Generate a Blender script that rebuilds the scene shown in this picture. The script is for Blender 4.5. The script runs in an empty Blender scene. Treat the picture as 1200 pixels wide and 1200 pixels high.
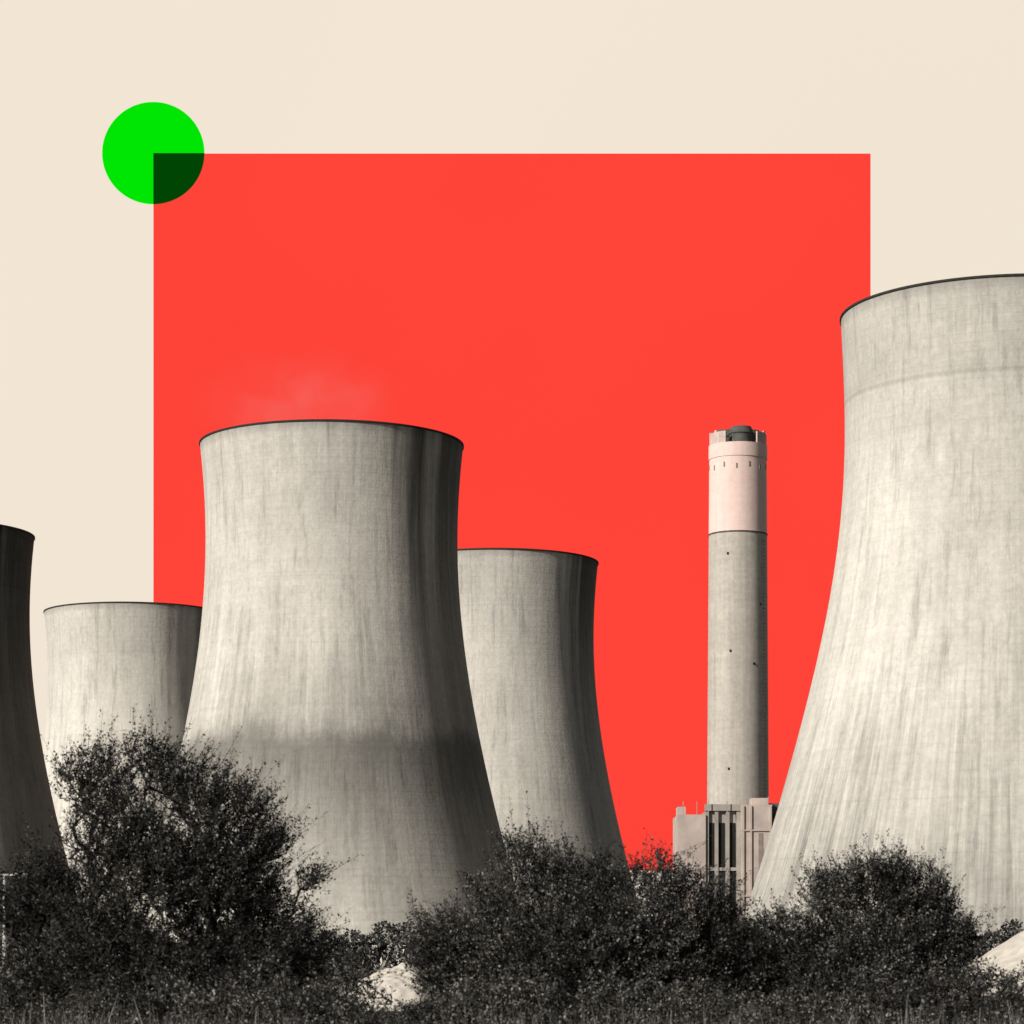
import bpy, math, random
import numpy as np
from mathutils import Vector
R = math.radians
scene = bpy.context.scene
scene.view_settings.view_transform = 'Standard'
scene.view_settings.look = 'None'
scene.view_settings.exposure = 0
rng = np.random.default_rng(7)
random.seed(7)

# ---------------------------------------------------------------- helpers
def link(o):
    scene.collection.objects.link(o); return o

def mesh_obj(name, verts, faces, mats, mat_idx=None, smooth=False):
    me = bpy.data.meshes.new(name)
    me.from_pydata([tuple(v) for v in verts], [], [tuple(f) for f in faces])
    for m in mats: me.materials.append(m)
    if mat_idx is not None: me.polygons.foreach_set('material_index', list(mat_idx))
    if smooth: me.polygons.foreach_set('use_smooth', [True]*len(me.polygons))
    me.update()
    return link(bpy.data.objects.new(name, me))

def np_mesh(name, V, F4, mats, midx=None, smooth=None):
    me = bpy.data.meshes.new(name)
    n = len(F4)
    me.vertices.add(len(V)); me.vertices.foreach_set('co', np.asarray(V, np.float32).ravel())
    me.loops.add(n*4); me.loops.foreach_set('vertex_index', np.asarray(F4, np.int32).ravel())
    me.polygons.add(n)
    me.polygons.foreach_set('loop_start', np.arange(0, n*4, 4, dtype=np.int32))
    me.polygons.foreach_set('loop_total', np.full(n, 4, np.int32))
    for m in mats: me.materials.append(m)
    if midx is not None: me.polygons.foreach_set('material_index', np.asarray(midx, np.int32))
    me.update(calc_edges=True); me.validate()
    return link(bpy.data.objects.new(name, me))

def empty(name, loc=(0,0,0)):
    e = bpy.data.objects.new(name, None); e.location = loc; link(e); return e

def parent(ch, p):
    ch.parent = p

class NT:
    def __init__(s, m):
        s.t = m.node_tree; s.n = s.t.nodes; s.l = s.t.links
    def node(s, typ, **kw):
        x = s.n.new(typ)
        for k, v in kw.items(): setattr(x, k, v)
        return x
    def put(s, sock, v):
        if hasattr(v, 'links') or isinstance(v, bpy.types.NodeSocket): s.l.new(v, sock)
        else: sock.default_value = v
    def math(s, op, a, b=0.0, clamp=False):
        x = s.node('ShaderNodeMath', operation=op, use_clamp=clamp)
        s.put(x.inputs[0], a); s.put(x.inputs[1], b); return x.outputs[0]
    def mapr(s, v, a, b, c, d, smooth=False):
        x = s.node('ShaderNodeMapRange'); x.clamp = True
        if smooth: x.interpolation_type = 'SMOOTHSTEP'
        s.put(x.inputs['Value'], v)
        for k, q in zip(('From Min','From Max','To Min','To Max'), (a,b,c,d)): s.put(x.inputs[k], q)
        return x.outputs['Result']
    def noise(s, vec, scale, detail=3, rough=.5):
        x = s.node('ShaderNodeTexNoise'); s.put(x.inputs['Vector'], vec)
        x.inputs['Scale'].default_value = scale; x.inputs['Detail'].default_value = detail
        x.inputs['Roughness'].default_value = rough; return x.outputs['Fac']
    def comb(s, x_, y_, z_):
        x = s.node('ShaderNodeCombineXYZ'); s.put(x.inputs[0], x_); s.put(x.inputs[1], y_); s.put(x.inputs[2], z_); return x.outputs[0]

def new_mat(name):
    m = bpy.data.materials.new(name); m.use_nodes = True
    nt = NT(m); b = nt.n['Principled BSDF']
    b.inputs['Roughness'].default_value = .9
    b.inputs['Specular IOR Level'].default_value = .1
    return m, nt, b

def scale_col(nt, col, fac):
    x = nt.node('ShaderNodeVectorMath', operation='SCALE')
    x.inputs[0].default_value = col; nt.put(x.inputs['Scale'], fac); return x.outputs[0]

def plain(name, col, var=.25, scale=.5, rough=.9):
    m, nt, b = new_mat(name)
    tc = nt.node('ShaderNodeTexCoord')
    n = nt.noise(tc.outputs['Object'], scale, 5, .6)
    f = nt.mapr(n, .3, .7, 1-var, 1+var)
    nt.l.new(scale_col(nt, col, f), b.inputs['Base Color'])
    b.inputs['Roughness'].default_value = rough
    return m

def emis(name, col, var=0.0, scale=.01):
    m = bpy.data.materials.new(name); m.use_nodes = True
    nt = NT(m); nt.n.clear()
    e = nt.node('ShaderNodeEmission'); o = nt.node('ShaderNodeOutputMaterial')
    nt.l.new(e.outputs[0], o.inputs[0])
    if var:
        tc = nt.node('ShaderNodeTexCoord')
        n = nt.noise(tc.outputs['Object'], scale, 2, .5)
        nt.l.new(scale_col(nt, col, nt.mapr(n, .3, .7, 1-var, 1+var)), e.inputs['Color'])
    else: e.inputs['Color'].default_value = (*col, 1)
    return m

# ---------------------------------------------------------------- concrete of the cooling towers
def tower_mat(name, base=.44, band=0.0, band_z=52.0, top_dark=.35, foot=.3, seed=0.0, lee=.5, cap=.05):
    m, nt, b = new_mat(name)
    tc = nt.node('ShaderNodeTexCoord')
    sep = nt.node('ShaderNodeSeparateXYZ'); nt.l.new(tc.outputs['Object'], sep.inputs[0])
    x, y, z = sep.outputs
    flat = nt.comb(x, y, 0.0)
    nv = nt.node('ShaderNodeVectorMath', operation='NORMALIZE'); nt.l.new(flat, nv.inputs[0])
    s2 = nt.node('ShaderNodeSeparateXYZ'); nt.l.new(nv.outputs[0], s2.inputs[0])
    def cyl(k, kz, off=0.0):
        return nt.comb(nt.math('MULTIPLY', s2.outputs[0], k), nt.math('MULTIPLY', s2.outputs[1], k),
                       nt.math('ADD', nt.math('MULTIPLY', z, kz), off+seed))
    fine = nt.noise(cyl(29, .03), 1.3, 5, .7)
    wide = nt.noise(cyl(29, .02, 40), .28, 5, .65)
    patch = nt.noise(cyl(29, .7, 9), .06, 6, .7)
    grain = nt.noise(cyl(29, .8, 77), 1.0, 6, .8)
    rings = nt.noise(nt.comb(0.0, seed+3.0, z), .5, 5, .8)
    dash = nt.noise(cyl(5.0, .95, 21), 1.0, 4, .75)
    scar = nt.noise(cyl(29, .10, 120), .55, 6, .75)
    fr = nt.math('FRACT', nt.math('DIVIDE', z, 1.5))
    joint = nt.mapr(fr, 0.0, .14, 1.0, 0.0)
    fr2 = nt.math('FRACT', nt.math('DIVIDE', nt.math('ADD', z, nt.math('MULTIPLY', grain, .5)), 9.1))
    joint2 = nt.mapr(fr2, 0.0, .05, 1.0, 0.0)
    def mul(a, c): return nt.math('MULTIPLY', a, c)
    f = nt.mapr(fine, .3, .7, .93, 1.05)
    f = mul(f, nt.mapr(wide, .3, .7, .86, 1.07))
    f = mul(f, nt.mapr(patch, .3, .7, .80, 1.11))
    f = mul(f, nt.mapr(grain, .3, .7, .83, 1.12))
    f = mul(f, nt.mapr(rings, .3, .7, .96, 1.03))
    f = mul(f, nt.mapr(dash, .35, .65, .975, 1.02))
    f = mul(f, nt.math('SUBTRACT', 1.0, mul(joint, .03)))
    f = mul(f, nt.math('SUBTRACT', 1.0, mul(mul(joint2, .12), patch)))
    f = mul(f, nt.mapr(scar, .52, .68, 1.0, .70))
    f = mul(f, nt.mapr(scar, .26, .40, 1.12, 1.0))
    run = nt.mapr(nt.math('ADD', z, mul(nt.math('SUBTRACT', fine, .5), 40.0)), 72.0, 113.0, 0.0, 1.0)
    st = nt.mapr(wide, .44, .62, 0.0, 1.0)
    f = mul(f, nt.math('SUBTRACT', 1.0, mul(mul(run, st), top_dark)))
    soot_shade_side = nt.mapr(nt.math('ADD', s2.outputs[0], mul(nt.math('SUBTRACT', wide, .5), 1.3)), .48, .90, 0.0, 1.0)  # east side darkened in the colour: soot streaks plus painted shade
    soot_shade_z = nt.mapr(nt.math('ADD', z, mul(nt.math('SUBTRACT', fine, .5), 60.0)), 30.0, 105.0, .35, 1.0)
    f = mul(f, nt.math('SUBTRACT', 1.0, mul(mul(soot_shade_side, soot_shade_z), lee)))
    capb = nt.mapr(z, 98.6, 99.2, 0.0, cap)
    f = mul(f, nt.math('SUBTRACT', 1.0, capb))
    line = mul(nt.mapr(z, 98.2, 98.7, 0.0, 1.0), nt.mapr(z, 98.9, 99.4, 1.0, 0.0))
    f = mul(f, nt.math('SUBTRACT', 1.0, mul(line, cap*2)))
    lip = nt.mapr(nt.math('ADD', z, mul(fine, 2.0)), 112.6, 114.6, 0.0, .25)
    f = mul(f, nt.math('SUBTRACT', 1.0, lip))
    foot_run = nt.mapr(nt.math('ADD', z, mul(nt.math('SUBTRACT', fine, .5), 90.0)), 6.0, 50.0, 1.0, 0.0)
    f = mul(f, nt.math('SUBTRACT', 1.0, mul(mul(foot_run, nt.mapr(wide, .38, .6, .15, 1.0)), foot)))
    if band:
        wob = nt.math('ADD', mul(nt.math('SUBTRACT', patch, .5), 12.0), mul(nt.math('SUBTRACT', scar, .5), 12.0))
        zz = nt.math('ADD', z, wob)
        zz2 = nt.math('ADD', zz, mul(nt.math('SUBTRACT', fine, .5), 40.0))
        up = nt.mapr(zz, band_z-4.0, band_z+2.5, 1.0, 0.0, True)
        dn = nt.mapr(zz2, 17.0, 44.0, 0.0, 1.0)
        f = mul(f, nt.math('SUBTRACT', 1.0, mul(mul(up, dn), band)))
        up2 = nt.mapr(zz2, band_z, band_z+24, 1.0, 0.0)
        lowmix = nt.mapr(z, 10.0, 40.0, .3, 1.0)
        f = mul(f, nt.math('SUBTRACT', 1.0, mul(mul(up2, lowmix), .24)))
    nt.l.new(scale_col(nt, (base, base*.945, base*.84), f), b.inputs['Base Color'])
    bp = nt.node('ShaderNodeBump'); bp.inputs['Strength'].default_value = .4; bp.inputs['Distance'].default_value = .3
    h = nt.math('ADD', mul(grain, .8), nt.math('ADD', mul(fine, .35), mul(joint, -.15)))
    nt.l.new(h, bp.inputs['Height']); nt.l.new(bp.outputs[0], b.inputs['Normal'])
    return m

dark_metal = plain('dark_rim', (.035,.033,.03), .2, 1.0)
inner_mat = plain('inner_concrete', (.12,.115,.105), .2, .1)
leg_mat = plain('leg_concrete', (.22,.21,.19), .2, .5)

PA = [(8,46.2),(13.5,44.4),(21,42.0),(30,39.3),(39,36.7),(46,35.0),(53,33.5),(61.6,31.4),(68,30.2),(74,29.35),(80,28.8),(86,28.45),(93,28.3),(99,28.25),(106,28.35),(110.5,28.6),(114,28.95)]
PB = [(8,43.2),(13,41.8),(24,38.6),(32,36.5),(39,34.8),(47,33.2),(53,32.0),(60,30.7),(66,29.7),(73,28.8),(79,28.2),(85,27.9),(91,27.75),(97,27.75),(104,28.0),(109,28.4),(114,28.9)]
def interp(P, z):
    zs = np.array([p[0] for p in P]); rs = np.array([p[1] for p in P])
    c = np.polyfit(zs, rs, 5); return np.polyval(c, z)

LIFT = 2.0
def cooling_tower(name, X, Y, P, mat):
    root = empty(name, (X, Y, 0))
    SEG = 160
    zs = list(np.linspace(4.5, 114, 72))
    rs = [interp(P, z) for z in zs]
    prof = [(r, z) for r, z in zip(rs, zs)]
    prof += [(rs[-1]+.22, 114.02), (rs[-1]+.22, 114.38)]
    n_out = len(prof)
    prof += [(rs[-1]-1.0, 114.38)] + [(r-.8, z) for r, z in list(zip(rs, zs))[::-1]]
    prof_n = len(prof)
    V, F, M = [], [], []
    for (r, z) in prof:
        for i in range(SEG):
            a = 2*math.pi*i/SEG
            V.append((r*math.cos(a), r*math.sin(a), z))
    for j in range(prof_n-1):
        for i in range(SEG):
            k = (i+1) % SEG
            F.append((j*SEG+i, j*SEG+k, (j+1)*SEG+k, (j+1)*SEG+i))
            M.append(0 if j < 71 else (1 if j <= n_out else 2))
    j = prof_n-1
    for i in range(SEG):
        k = (i+1) % SEG
        F.append((j*SEG+i, j*SEG+k, k, i)); M.append(2)
    o = mesh_obj('shell', V, F, [mat, dark_metal, inner_mat], M, smooth=True)
    o.location = (0, 0, LIFT)
    o.data.set_sharp_from_angle(angle=R(40)); parent(o, root)
    V, F = [], []
    rb, rt = rs[0]+1.9, rs[0]-.4
    N = 44
    for i in range(N):
        for sgn in (-1, 1):
            a0 = 2*math.pi*i/N; a1 = a0 + sgn*math.pi/N
            p0 = Vector((rb*math.cos(a0), rb*math.sin(a0), 0)); p1 = Vector((rt*math.cos(a1), rt*math.sin(a1), 6.8))
            d = (p1-p0).normalized(); u = d.cross(Vector((0,0,1))).normalized()*.4; w = d.cross(u).normalized()*.4
            s = len(V)
            for p in (p0, p1): V += [p+u+w, p-u+w, p-u-w, p+u-w]
            for q in range(4): F.append((s+q, s+(q+1)%4, s+4+(q+1)%4, s+4+q))
    o = mesh_obj('raking_columns', V, F, [leg_mat]); parent(o, root)
    V, F = [], []
    pr = [(rb+1.6, 0), (rb+1.6, 1.4), (rb+1.2, 1.4), (rb+1.2, 0)]
    for r, z in pr:
        for i in range(96):
            a = 2*math.pi*i/96; V.append((r*math.cos(a), r*math.sin(a), z))
    for j in range(3):
        for i in range(96):
            k = (i+1) % 96; F.append((j*96+i, j*96+k, (j+1)*96+k, (j+1)*96+i))
    o = mesh_obj('basin_wall', V, F, [leg_mat]); parent(o, root)
    return root

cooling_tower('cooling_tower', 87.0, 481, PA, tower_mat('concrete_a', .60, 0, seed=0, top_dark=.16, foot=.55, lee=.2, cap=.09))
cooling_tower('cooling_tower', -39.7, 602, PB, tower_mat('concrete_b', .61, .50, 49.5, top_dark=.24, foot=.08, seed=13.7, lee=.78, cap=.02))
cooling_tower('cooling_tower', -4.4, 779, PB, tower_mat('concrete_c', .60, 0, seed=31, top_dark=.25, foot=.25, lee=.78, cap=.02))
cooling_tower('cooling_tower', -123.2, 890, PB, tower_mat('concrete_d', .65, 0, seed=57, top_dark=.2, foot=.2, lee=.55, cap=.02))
cooling_tower('cooling_tower', -156.5, 727, PB, tower_mat('concrete_e', .30, 0, seed=83, top_dark=.4, foot=.4, lee=.75))  # darker base colour paints in the shade on this tower's visible side

# ---------------------------------------------------------------- chimney
def ring_mesh(name, prof, seg, mats, midx, closed=False, sharp=35):
    V, F, M = [], [], []
    for r, z in prof:
        for i in range(seg):
            a = 2*math.pi*i/seg; V.append((r*math.cos(a), r*math.sin(a), z))
    for j in range(len(prof)-1):
        for i in range(seg):
            k = (i+1) % seg; F.append((j*seg+i, j*seg+k, (j+1)*seg+k, (j+1)*seg+i)); M.append(midx[j])
    o = mesh_obj(name, V, F, mats, M, smooth=True); o.data.set_sharp_from_angle(angle=R(sharp)); return o

def shaft_mat(name, col, amt=.12):
    m, nt, b = new_mat(name)
    tc = nt.node('ShaderNodeTexCoord'); sep = nt.node('ShaderNodeSeparateXYZ'); nt.l.new(tc.outputs['Object'], sep.inputs[0])
    x, y, z = sep.outputs
    st = nt.noise(nt.comb(x, y, nt.math('MULTIPLY', z, .04)), .5, 5, .7)
    g = nt.noise(nt.comb(nt.math('MULTIPLY', x, .15), nt.math('MULTIPLY', y, .15), z), .25, 5, .8)
    gr = nt.noise(tc.outputs['Object'], .5, 5, .75)
    f = nt.math('MULTIPLY', nt.mapr(st, .3, .7, 1-amt, 1+amt), nt.mapr(g, .3, .7, 1-amt*.6, 1+amt*.6))
    f = nt.math('MULTIPLY', f, nt.mapr(gr, .3, .7, 1-amt, 1+amt))
    fr = nt.math('FRACT', nt.math('DIVIDE', z, 6.0))
    f = nt.math('MULTIPLY', f, nt.mapr(fr, 0, .06, .94, 1.0))
    nt.l.new(scale_col(nt, col, f), b.inputs['Base Color']); return m
shaft = shaft_mat('chimney_concrete', (.42,.385,.335), .14)
white = shaft_mat('chimney_pale_paint', (.70,.53,.475), .07)
pale_cap = plain('cap_concrete', (.5,.40,.36), .2, .3)
hole = plain('dark_opening', (.02,.02,.018), .2)
vent = plain('vent_grille', (.24,.2,.18), .3)
flue_m = plain('flue_steel', (.09,.088,.08), .3, .4)

def box(V, F, cx, cy, cz, sx, sy, sz, rot=0.0):
    s = len(V); c, sn = math.cos(rot), math.sin(rot)
    for dz in (-.5, .5):
        for dx, dy in ((-.5,-.5),(.5,-.5),(.5,.5),(-.5,.5)):
            x, y = dx*sx, dy*sy
            V.append((cx + x*c - y*sn, cy + x*sn + y*c, cz + dz*sz))
    for f in ((3,2,1,0),(4,5,6,7),(0,1,5,4),(1,2,6,5),(2,3,7,6),(3,0,4,7)): F.append(tuple(s+i for i in f))

ch = empty('chimney', (91.0, 1100, 0))
zt = 210.5; zb = 174.5
rb0, rtp = 12.8, 11.5
rr = lambda z: rb0 + (rtp-rb0)*z/zt
prof = [(rr(0),0)] + [(rr(z), z) for z in (40,80,120,150)] + [(rr(zb), zb), (rr(zb)+.2, zb+.01), (rr(zb)+.2, zb+.6), (rr(zb), zb+.61), (rr(205), 205), (rr(205)+.25, 205.01), (rr(205)+.25, zt), (rr(205)-1.2, zt), (rr(205)-1.2, 200)]
mi = [0,0,0,0,0,0,2,1,1,1,1,1,3]
o = ring_mesh('windshield', prof, 64, [shaft, white, flue_m, hole], mi); parent(o, ch)
V, F = [], []
nseg = 48
for i in range(nseg):
    a = 2*math.pi*(i+.5)/nseg
    dfront = abs(((a - 1.53*math.pi + math.pi) % (2*math.pi)) - math.pi)
    if dfront < .62 or dfront > math.pi-.5: continue
    hh = 4.6 if i % 4 else 5.3
    box(V, F, 11.1*math.cos(a), 11.1*math.sin(a), zt+.02+hh/2, .7, 1.46, hh, a)
o = mesh_obj('parapet', V, F, [pale_cap]); parent(o, ch)
for k, (fx, fy) in enumerate(((0.8,-4.9),(-4.4,3.4),(4.8,3.4))):
    o = ring_mesh('flue_%d' % (k+1), [(4.6,200),(4.6,214.5),(5.0,214.6),(5.0,215.4),(4.1,217.4),(3.5,217.4),(3.5,202)], 32, [flue_m, hole], [0,0,0,0,0,1]); o.location = (fx, fy, 0); parent(o, ch)
V, F = [], []
for i in range(14):
    a = 2*math.pi*i/14+.1; r = rr(203)+.02
    box(V, F, r*math.cos(a), r*math.sin(a), 201.2+(.5 if i%2 else -.3), .3, .6, 2.0, a)
o = mesh_obj('vent_slots', V, F, [vent]); parent(o, ch)
V, F = [], []
for z, a in ((166,-2.0), (127,-1.9), (122,-1.1), (80,-1.95), (146,-.8), (166, 1.1), (122, 1.2)):
    box(V, F, (rr(z)+.05)*math.cos(a), (rr(z)+.05)*math.sin(a), z, .5, .7, .9, a)
o = mesh_obj('warning_lights', V, F, [hole]); parent(o, ch)
V, F = [], []
a = -.62
for z in np.arange(2, 173, 1.5):
    box(V, F, (rr(z)+.3)*math.cos(a), (rr(z)+.3)*math.sin(a), z, .5, .7, .3, a)
o = mesh_obj('ladder', V, F, [flue_m]); parent(o, ch)

# ---------------------------------------------------------------- boiler house
pb = empty('power_station_building', (0, 1000, 0))
clad = plain('cladding_pale', (.46,.385,.34), .18, .15)
clad2 = plain('cladding_grey', (.34,.31,.275), .2, .15)
V, F = [], []
box(V, F, 66.0, 18, 28.5, 10.3, 30, 57, 0)
box(V, F, 62.9, 17, 58.7, 3, 10, 3.3, 0)
o = mesh_obj('bunker_block', V, F, [clad]); parent(o, pb)
V, F = [], []
box(V, F, 77.5, 20, 29.2, 12.6, 30, 58.4, 0)
for x in (71.7, 75.2, 79.3, 83.2): box(V, F, x, 4.4, 29.2, 1.3, 1.2, 58.2, 0)
box(V, F, 77.6, 4.3, 59.6, 13.4, 2.0, 2.4, 0)
for z in (22, 37): box(V, F, 77.5, 4.5, z, 11, .6, 1.2, 0)
o = mesh_obj('boiler_hall', V, F, [clad2]); parent(o, pb)
V, F = [], []
for x in (73.4, 77.2, 81.2):
    box(V, F, x, 4.93, 33, 2.1, .3, 42, 0)
o = mesh_obj('tall_windows', V, F, [hole]); parent(o, pb)
V, F = [], []
box(V, F, 89.6, 14, 30.2, 11.3, 30, 60.4, 0)
box(V, F, 91.5, 14, 61.9, 6, 12, 3, 0)
for x in (84.6, 87.4, 94.6): box(V, F, x, -1.3, 30, .7, .6, 60, 0)
for z in (27, 51): box(V, F, 89.6, -1.3, z, 11.4, .4, .6, 0)
o = mesh_obj('stair_tower', V, F, [clad]); parent(o, pb)
V, F = [], []
box(V, F, 91.0, -1.05, 36, 1.6, .2, 28, 0)
o = mesh_obj('stair_window', V, F, [vent]); parent(o, pb)
V, F = [], []
box(V, F, 97.5, 30, 29, 4, 20, 58, 0)
box(V, F, 97.5, 19.5, 60, 5, 3, 4, 0)
for z in (20, 35, 50): box(V, F, 97.5, 19.6, z, 4.4, .8, 1.6, 0)
o = mesh_obj('duct_frame', V, F, [flue_m]); parent(o, pb)
V, F = [], []
for x in (63, 68, 72, 79, 84, 87, 94): box(V, F, x, 2.0 if x > 71 else 5.0, 59.4+(1.6 if x>84 else .0), .25, .25, 5, 0)
o = mesh_obj('roof_railing_posts', V, F, [clad2]); parent(o, pb)

# ---------------------------------------------------------------- ground
gm, nt, b = new_mat('grass_ground')
tc = nt.node('ShaderNodeTexCoord')
n1 = nt.noise(tc.outputs['Object'], .05, 6, .6); n2 = nt.noise(tc.outputs['Object'], 3.0, 5, .7)
f = nt.math('MULTIPLY', nt.mapr(n1, .3, .7, .6, 1.4), nt.mapr(n2, .3, .7, .6, 1.4))
nt.l.new(scale_col(nt, (.07,.067,.06), f), b.inputs['Base Color'])
N = 60
gx = np.linspace(-4000, 4000, N)
V = [(x, y, 0) for y in gx for x in gx]
F = [(j*N+i, j*N+i+1, (j+1)*N+i+1, (j+1)*N+i) for j in range(N-1) for i in range(N-1)]
mesh_obj('ground', V, F, [gm])

# ---------------------------------------------------------------- sky backdrop, red square, green circle
sky_m = emis('sky_cream', (.885,.782,.655), .012, .0015)
V, F = [], []
na, ne = 48, 24
for j in range(ne+1):
    el = R(-1 + 33*j/ne)
    for i in range(na+1):
        az = R(-28 + 56*i/na)
        V.append((2600*math.cos(el)*math.sin(az), 2600*math.cos(el)*math.cos(az), 2600*math.sin(el)))
for j in range(ne):
    for i in range(na):
        s = j*(na+1)+i; F.append((s, s+1, s+na+2, s+na+1))
mesh_obj('sky', V, F, [sky_m], smooth=True)
red_m = emis('red_print', (1.0,.058,.041), .02, .004)
box_w = 196.9
sq = empty('red_square_panel', (0, 1500, 250.3))
V, F = [], []
box(V, F, 0, 0, 0, 2*box_w, 1.0, 2*box_w)
o = mesh_obj('panel_face', V, F, [red_m]); parent(o, sq)
gr = emis('green_print', (0.0,.79,0.001)); gd = emis('green_overprint', (0.0,.060,0.001))
V = [(0,0,0)]; F = []; M = []
for i in range(128):
    a = 2*math.pi*i/128; V.append((28.1*math.cos(a), 0, 28.1*math.sin(a)))
for i in range(128):
    F.append((0, 1+i, 1+(i+1) % 128)); M.append(1 if i >= 96 else 0)
gc = mesh_obj('green_circle', V, F, [gr, gd], M); gc.location = (-196.9, 1499.0, 447.3)

# ---------------------------------------------------------------- faint steam
def steam(X, Y, Z, rx, ry, rz, dens, sx=0):
    me = bpy.data.meshes.new('steam')
    import bmesh
    bm = bmesh.new(); bmesh.ops.create_icosphere(bm, subdivisions=3, radius=1.0)
    bmesh.ops.scale(bm, vec=(rx, ry, rz), verts=bm.verts); bm.to_mesh(me); bm.free()
    m = bpy.data.materials.new('steam_vapour'); m.use_nodes = True
    nt = NT(m); nt.n.clear()
    o = nt.node('ShaderNodeOutputMaterial'); v = nt.node('ShaderNodeVolumeScatter')
    v.inputs['Color'].default_value = (1,.97,.93,1)
    tc = nt.node('ShaderNodeTexCoord')
    n = nt.noise(tc.outputs['Object'], .10, 3, .6)
    mp = nt.node('ShaderNodeVectorMath', operation='MULTIPLY'); nt.l.new(tc.outputs['Object'], mp.inputs[0]); mp.inputs[1].default_value = (1/rx,1/ry,1/rz)
    ln = nt.node('ShaderNodeVectorMath', operation='LENGTH'); nt.l.new(mp.outputs[0], ln.inputs[0])
    fall = nt.mapr(ln.outputs['Value'], .1, 1.0, 1.0, 0.0, True)
    d = nt.math('MULTIPLY', nt.math('MULTIPLY', fall, nt.mapr(n, .36, .7, 0.0, 1.0)), dens)
    nt.l.new(d, v.inputs['Density']); nt.l.new(v.outputs[0], o.inputs['Volume'])
    me.materials.append(m)
    ob = link(bpy.data.objects.new('steam_plume', me)); ob.location = (X, Y, Z); return ob
steam(-47, 602, 125, 27, 12, 15, .015)

# ---------------------------------------------------------------- foliage
def leaf_mat(name, lo, hi, tint=(1,.95,.865)):
    m, nt, b = new_mat(name)
    g = nt.node('ShaderNodeNewGeometry')
    tc = nt.node('ShaderNodeTexCoord')
    cl = nt.noise(tc.outputs['Object'], 1.3, 4, .65)
    r = nt.math('POWER', g.outputs['Random Per Island'], 2.4)
    v = nt.math('ADD', lo, nt.math('MULTIPLY', r, hi-lo))
    v = nt.math('MULTIPLY', v, nt.mapr(cl, .36, .64, .32, 1.6))
    nt.l.new(scale_col(nt, tint, v), b.inputs['Base Color'])
    b.inputs['Roughness'].default_value = .6
    b.inputs['Specular IOR Level'].default_value = .2
    return m
leafm = leaf_mat('leaf', .012, .11)
leafl = leaf_mat('leaf_light', .016, .18)
leafm2 = leaf_mat('leaf_under', .018, .22)
barkm = plain('bark', (.035,.032,.028), .3, 6)

def lobes_points(lobes, n, clump=1.6, thr=-.25, shell=2.0):
    vol = np.array([l[3]*l[4]*l[5] for l in lobes])**.8
    pts = []
    while sum(len(p) for p in pts) < n:
        idx = rng.choice(len(lobes), size=n, p=vol/vol.sum())
        L = np.array(lobes)[idx]
        d = rng.normal(size=(n,3)); d /= np.linalg.norm(d, axis=1)[:,None]
        rad = rng.random(n)**(1/shell/1.3)
        P = L[:,:3] + d*rad[:,None]*L[:,3:6]
        q = P*clump
        nz = np.sin(q[:,0]*2.1+1.3*np.sin(q[:,2]*2.7+q[:,1])) + np.sin(q[:,2]*3.1+1.7*np.sin(q[:,0]*1.9)+q[:,1]*1.7) + .6*np.sin(q[:,0]*6.1+q[:,2]*5.3)
        keep = (nz > thr-1.0*rng.random(n)) & (P[:,2] > .25)
        pts.append(P[keep])
    return np.concatenate(pts)[:n]

def frames(D):
    D = D/np.maximum(np.linalg.norm(D, axis=1)[:,None], 1e-9)
    up = np.where(np.abs(D[:,2:3]) > .9, np.array([[1.,0,0]]), np.array([[0,0,1.]]))
    U = np.cross(D, up); U /= np.linalg.norm(U, axis=1)[:,None]
    return D, U, np.cross(D, U)

def tubes(A, B, ra, rb, sides=5):
    D, U, W = frames(B-A); n = len(A)
    V = np.zeros((n, 2*sides, 3))
    for s in range(sides):
        a = 2*math.pi*s/sides; o = math.cos(a)*U + math.sin(a)*W
        V[:, s] = A + o*ra[:,None]; V[:, sides+s] = B + o*rb[:,None]
    F = np.array([[s, (s+1) % sides, sides+(s+1) % sides, sides+s] for s in range(sides)])
    return V.reshape(-1,3), (F[None] + (np.arange(n)*2*sides)[:,None,None]).reshape(-1,4)

def leaves(P, D, length, width):
    D, U, W = frames(D); n = len(P)
    th = rng.random(n)*2*math.pi
    S = np.cos(th)[:,None]*U + np.sin(th)[:,None]*W
    Nn = np.cross(D, S)
    V = np.zeros((n,4,3))
    L = length[:,None]; Wd = width[:,None]
    V[:,0] = P; V[:,2] = P + D*L + Nn*L*.12
    V[:,1] = P + D*L*.5 + S*Wd*.5 + Nn*L*.15; V[:,3] = P + D*L*.5 - S*Wd*.5 + Nn*L*.15
    return V.reshape(-1,3), np.arange(n*4).reshape(-1,4)

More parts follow.
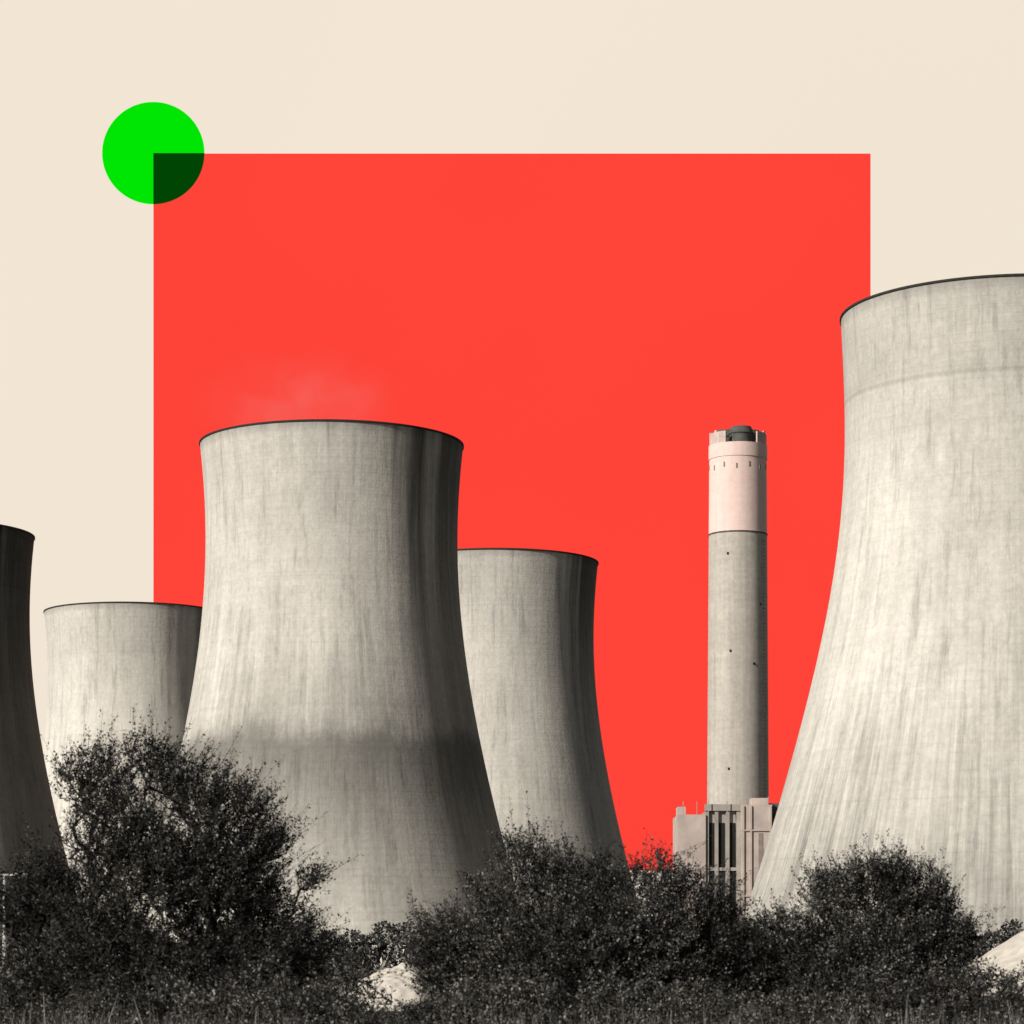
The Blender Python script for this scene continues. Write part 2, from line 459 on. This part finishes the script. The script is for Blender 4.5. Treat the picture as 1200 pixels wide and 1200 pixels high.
def shrub(name, roots, lobes, n_nodes, per=20, leaf=.05, twig=(.18,.42), lean=(0,0,.5), mat=None, thr=-.25, shell=2.0, shoots=.08, sl=1.7):
    roots = np.array(roots, float)
    P = lobes_points(lobes, n_nodes, thr=thr, shell=shell)
    cen = roots.mean(0)
    d0 = np.min(np.linalg.norm(P[:,None]-roots[None], axis=2), axis=1)
    P = P[np.argsort(d0)]
    nodes = np.vstack([roots, P]); nr = len(roots); N = len(nodes)
    par = np.full(N, -1); path = np.zeros(N)
    for i in range(nr, N):
        q = nodes[:i]-nodes[i]; dd = np.sqrt((q*q).sum(1))
        c = dd**1.3 + .25*path[:i]*.35
        j = int(np.argmin(c)); par[i] = j; path[i] = path[j]+dd[j]
    cnt = np.ones(N)
    for i in range(N-1, nr-1, -1): cnt[par[i]] += cnt[i]
    rad = np.minimum(.0035*cnt**.45, .09)
    ii = np.arange(nr, N)
    ra = np.where(par[ii] < nr, rad[ii]*1.3, np.minimum(rad[par[ii]], rad[ii]*1.5))
    A = nodes[par[ii]]; B = nodes[ii]; ln = np.linalg.norm(B-A, axis=1)[:,None]
    Mid = (A+B)/2 + rng.normal(size=A.shape)*ln*.06 + np.array([0,0,-.04])*ln
    V1, F1 = tubes(A, Mid, ra, (ra+rad[ii])/2); V2, F2 = tubes(Mid, B, (ra+rad[ii])/2, rad[ii])
    cl = np.array([[l[0], l[1], l[2]] for l in lobes]).mean(0)
    out = P - (cl*.5+cen*.5); out /= np.linalg.norm(out, axis=1)[:,None]
    K = 2
    TP = np.repeat(P, K, axis=0); TD = np.repeat(out, K, axis=0) + rng.normal(size=(len(TP),3))*.5 + np.array(lean)
    TD /= np.linalg.norm(TD, axis=1)[:,None]
    long = rng.random(len(TP)) < shoots
    TL = rng.uniform(twig[0], twig[1], len(TP)) * np.where(long, sl*rng.uniform(.8,1.2,len(TP)), 1.0)
    TE = TP + TD*TL[:,None]
    V3, F3 = tubes(TP, TE, np.full(len(TP), .0035), np.full(len(TP), .0012), 3)
    m = per//K
    rep = np.where(long, int(m*1.5), m)
    ix = np.repeat(np.arange(len(TP)), rep)
    LP = TP[ix]; LD = TD[ix]; LL = TL[ix]
    t = rng.random(len(LP))**.8
    side = rng.normal(size=LP.shape)
    LP = LP + LD*(t*LL)[:,None] + side*.010
    DD = LD*.8 + side*.75
    s = leaf*rng.uniform(.5, 1.3, len(LP))*(1.1-.4*t)
    V4, F4 = leaves(LP, DD, s, s*rng.uniform(.45,.75,len(LP)))
    Vs = [V1,V2,V3,V4]; Fs = [F1,F2,F3,F4]; off = 0; FF = []
    for v, f in zip(Vs, Fs): FF.append(f+off); off += len(v)
    mi = np.concatenate([np.zeros(len(F1)+len(F2)+len(F3), int), np.ones(len(F4), int)])
    return np_mesh(name, np.vstack(Vs), np.vstack(FF), [barkm, mat or leafm], mi)

def LB(x, z, rx, rz, y=32.0, ry=None): return (x, y, z, rx, ry or max(.4, rx*.7), rz)

shrub('hawthorn_bush', [(-4.5,32,0),(-4.2,32.2,0),(-3.6,31.9,0),(-5.1,32.1,0)],
      [LB(-4.85,4.1,.5,.42), LB(-4.3,4.3,.35,.36), LB(-3.8,4.05,.5,.36), LB(-3.2,3.8,.45,.26), LB(-2.95,3.4,.35,.25), LB(-4.3,3.5,1.05,.6), LB(-3.5,3.0,.8,.5), LB(-4.2,2.7,1.35,.7),
       LB(-3.0,2.75,.5,.35), LB(-2.5,2.95,.3,.13), LB(-2.6,2.3,.5,.35), LB(-2.9,2.0,.7,.5), LB(-2.3,1.85,.5,.35), LB(-5.5,2.9,.35,.4), LB(-5.9,2.6,.5,.4), LB(-4.2,1.7,2.0,.75), LB(-5.9,2.0,.7,.6)],
      4900, per=28, leaf=.041, lean=(.45,0,.35), twig=(.15,.4), thr=-.75, shoots=.13, sl=1.8)
shrub('hawthorn_bush', [(.2,32,0),(.9,32.3,0),(1.6,31.8,0),(-.4,32.1,0)],
      [LB(.15,3.1,.4,.38), LB(.55,2.95,.35,.35), LB(1.1,2.85,.55,.42), LB(-.4,2.65,.4,.33), LB(-.8,2.3,.35,.3), LB(1.75,2.9,.35,.33), LB(2.25,2.65,.4,.35), LB(.8,2.2,1.75,.7), LB(1.5,2.3,.7,.5), LB(2.5,2.2,.4,.5), LB(2.75,1.95,.4,.4), LB(-.85,1.95,.35,.4), LB(.8,1.6,1.9,.6)],
      4600, per=28, leaf=.041, lean=(0,0,.45), twig=(.13,.34), mat=leafl, thr=-1.1, shoots=.10, sl=1.7)
shrub('hawthorn_bush', [(4.2,32.2,0),(4.7,32,0),(3.6,32.1,0)],
      [LB(4.3,2.95,.4,.3), LB(4.65,2.8,.4,.32), LB(3.75,2.75,.4,.33), LB(5.0,2.5,.4,.35), LB(3.4,2.5,.3,.3), LB(4.3,2.1,1.0,.65), LB(3.1,2.0,.5,.5), LB(5.15,2.2,.3,.3), LB(4.2,1.6,1.2,.6)],
      2900, per=28, leaf=.041, lean=(0,0,.4), twig=(.13,.34), mat=leafl, thr=-.8, shoots=.10, sl=1.7)
# lower undergrowth, two loose rows
lob, roots = [], []
for x in np.arange(-10, 10.1, .45):
    yy = 29.5 + rng.uniform(-.8, .8)
    top = 1.90 + .10*math.sin(x*1.7) + rng.uniform(-.12,.12)
    if x > 4.6: top = 2.1
    xx = x+rng.uniform(-.2,.2)
    lob.append((xx, yy-1.5, 1.0+rng.uniform(-.1,.2), .4, .5, .4)); roots.append((x, yy-1.5, 0))
    if -1.9 < x < -.7: continue
    lob.append((xx, yy, top-.5, .5, .5, .42)); roots.append((x, yy, 0))
for x, t in ((-2.0,1.80),(-1.75,1.68),(-1.5,1.56),(-1.25,1.52),(-1.0,1.56),(-.75,1.66),(-.5,1.76)):
    for k in range(2): lob.append((x, 29.2-.5*k, t-.36, .26, .45, .33))
    roots.append((x, 29.2, 0))
shrub('undergrowth', roots, lob, 8200, per=22, leaf=.043, twig=(.10,.24), mat=leafm2, lean=(0,0,.5), thr=-2.6, shoots=.05)

# tall grass & dock stems at the front
n = 14000
gx = rng.uniform(-8, 8, n); gy = rng.uniform(22, 27.5, n)
hgt = 1.27 + .16*np.sin(gx*1.3+gy) + rng.normal(size=n)*.13
lean = rng.normal(size=(n,2))*.13
A = np.stack([gx, gy, np.zeros(n)], 1)
w = rng.uniform(.004,.010, n); th = rng.random(n)*math.pi
S = np.stack([np.cos(th)*w, np.sin(th)*w, np.zeros(n)], 1)
B = A + np.stack([lean[:,0]*.4, lean[:,1]*.4, hgt*.6], 1); C = A + np.stack([lean[:,0]*1.5, lean[:,1]*1.5, hgt], 1)
Vg = np.stack([A-S, A+S, B+S*.8, B-S*.8, C+S*.15, C-S*.15], 1).reshape(-1,3)
Fg = (np.array([[0,1,2,3],[3,2,4,5]])[None] + (np.arange(n)*6)[:,None,None]).reshape(-1,4)
ks = rng.choice(n, 1800)
hp = np.repeat(C[ks], 14, axis=0) - np.array([0,0,1.])*(rng.random(1800*14)*.16)[:,None]
hd = rng.normal(size=hp.shape)*.6 + np.array([0,0,1.])
s = rng.uniform(.015,.035,len(hp))
Vh, Fh = leaves(hp, hd, s, s*.5)
grassm = leaf_mat('grass_blade', .04, .30)
np_mesh('tall_grass', np.vstack([Vg, Vh]), np.vstack([Fg, Fh+len(Vg)]), [grassm])

# distant hedge
n = 70000
hx = rng.uniform(-90, 90, n); hy = 215 + rng.normal(size=n)*1.8
top = 4.5 + .5*np.sin(hx*.5) + .35*np.sin(hx*1.3+1) + .3*np.sin(hx*2.9)
hz = top*rng.random(n)**.55
P = np.stack([hx, hy, hz], 1)
s = rng.uniform(.2,.42,n)
Vh, Fh = leaves(P, rng.normal(size=P.shape)+np.array([0,0,.4]), s, s*.6)
np_mesh('hedge', Vh, Fh, [leaf_mat('hedge_leaf', .02, .12)])

# ---------------------------------------------------------------- pale aggregate heaps
heapm = plain('pale_aggregate', (.52,.475,.41), .18, 1.2)
def heap(X, Y, rx, ry, h, seed, p=.85):
    N = 90; V = []; F = []
    for j in range(N):
        for i in range(N):
            u = -1.25+2.5*i/(N-1); v = -1.25+2.5*j/(N-1); r = math.hypot(u, v)
            z = max(0, 1-r)**p
            z = z*h*(1+.06*math.sin(u*5+seed)+.05*math.sin(v*7+seed)+.03*math.sin(u*17+v*5)) + .05*math.sin(u*31+seed)*math.cos(v*27) - .06
            V.append((u*rx, v*ry, z))
    for j in range(N-1):
        for i in range(N-1): F.append((j*N+i, j*N+i+1, (j+1)*N+i+1, (j+1)*N+i))
    o = mesh_obj('gravel_heap', V, F, [heapm], smooth=True); o.location = (X, Y, 0)
heap(-4.9, 120, 3.2, 3.0, 1.9, 1, .35)
heap(43.8, 180, 16.5, 13, 9.3, 2)

# ---------------------------------------------------------------- street lamp (far left)
lampm = plain('galvanised', (.6,.58,.54), .1, 3)
sl = empty('street_lamp', (-22.3, 120, 0))
o = ring_mesh('pole', [(.14,0),(.14,1.2),(.10,1.25),(.07,5.9),(0.001,5.95)], 16, [lampm], [0]*4); parent(o, sl)
V, F = [], []
box(V, F, 0, 0, 5.93, 1.3, .08, .08)
for sx in (-1, 1):
    box(V, F, sx*.75, 0, 5.95, .55, .24, .12); box(V, F, sx*.75, 0, 5.86, .42, .18, .05)
o = mesh_obj('lamp_heads', V, F, [lampm]); parent(o, sl)

# ---------------------------------------------------------------- light
SUN_AZ, SUN_EL = -50.0, 27.0
d = Vector((math.sin(R(SUN_AZ))*math.cos(R(SUN_EL)), -math.cos(R(SUN_AZ))*math.cos(R(SUN_EL)), math.sin(R(SUN_EL))))
sd = bpy.data.lights.new('sun', 'SUN'); sd.energy = 5.0; sd.angle = R(.5); sd.color = (1,.955,.89)
so = bpy.data.objects.new('sun', sd); link(so)
so.rotation_euler = (-d).to_track_quat('-Z', 'Y').to_euler(); so.location = (0,0,300)
w = bpy.data.worlds.new('World'); scene.world = w; w.use_nodes = True
wt = NT(w); bg = wt.n['Background']
st = wt.node('ShaderNodeTexSky'); st.sky_type = 'NISHITA'; st.sun_disc = False
st.sun_elevation = R(SUN_EL); st.sun_rotation = math.atan2(d.x, d.y)
hs = wt.node('ShaderNodeHueSaturation'); hs.inputs['Saturation'].default_value = .1
wt.l.new(st.outputs[0], hs.inputs['Color']); wt.l.new(hs.outputs[0], bg.inputs['Color'])
bg.inputs['Strength'].default_value = .05

# ---------------------------------------------------------------- camera
cd = bpy.data.cameras.new('camera'); cam = bpy.data.objects.new('camera', cd); link(cam)
cam.location = (0, 0, 2.0); cam.rotation_euler = (R(90), 0, 0)
cd.lens = 96; cd.sensor_width = 36; cd.shift_y = 530/1200
cd.clip_end = 12000; cd.clip_start = .5
cd.dof.use_dof = True; cd.dof.focus_distance = 600; cd.dof.aperture_fstop = 6.0
scene.camera = cam
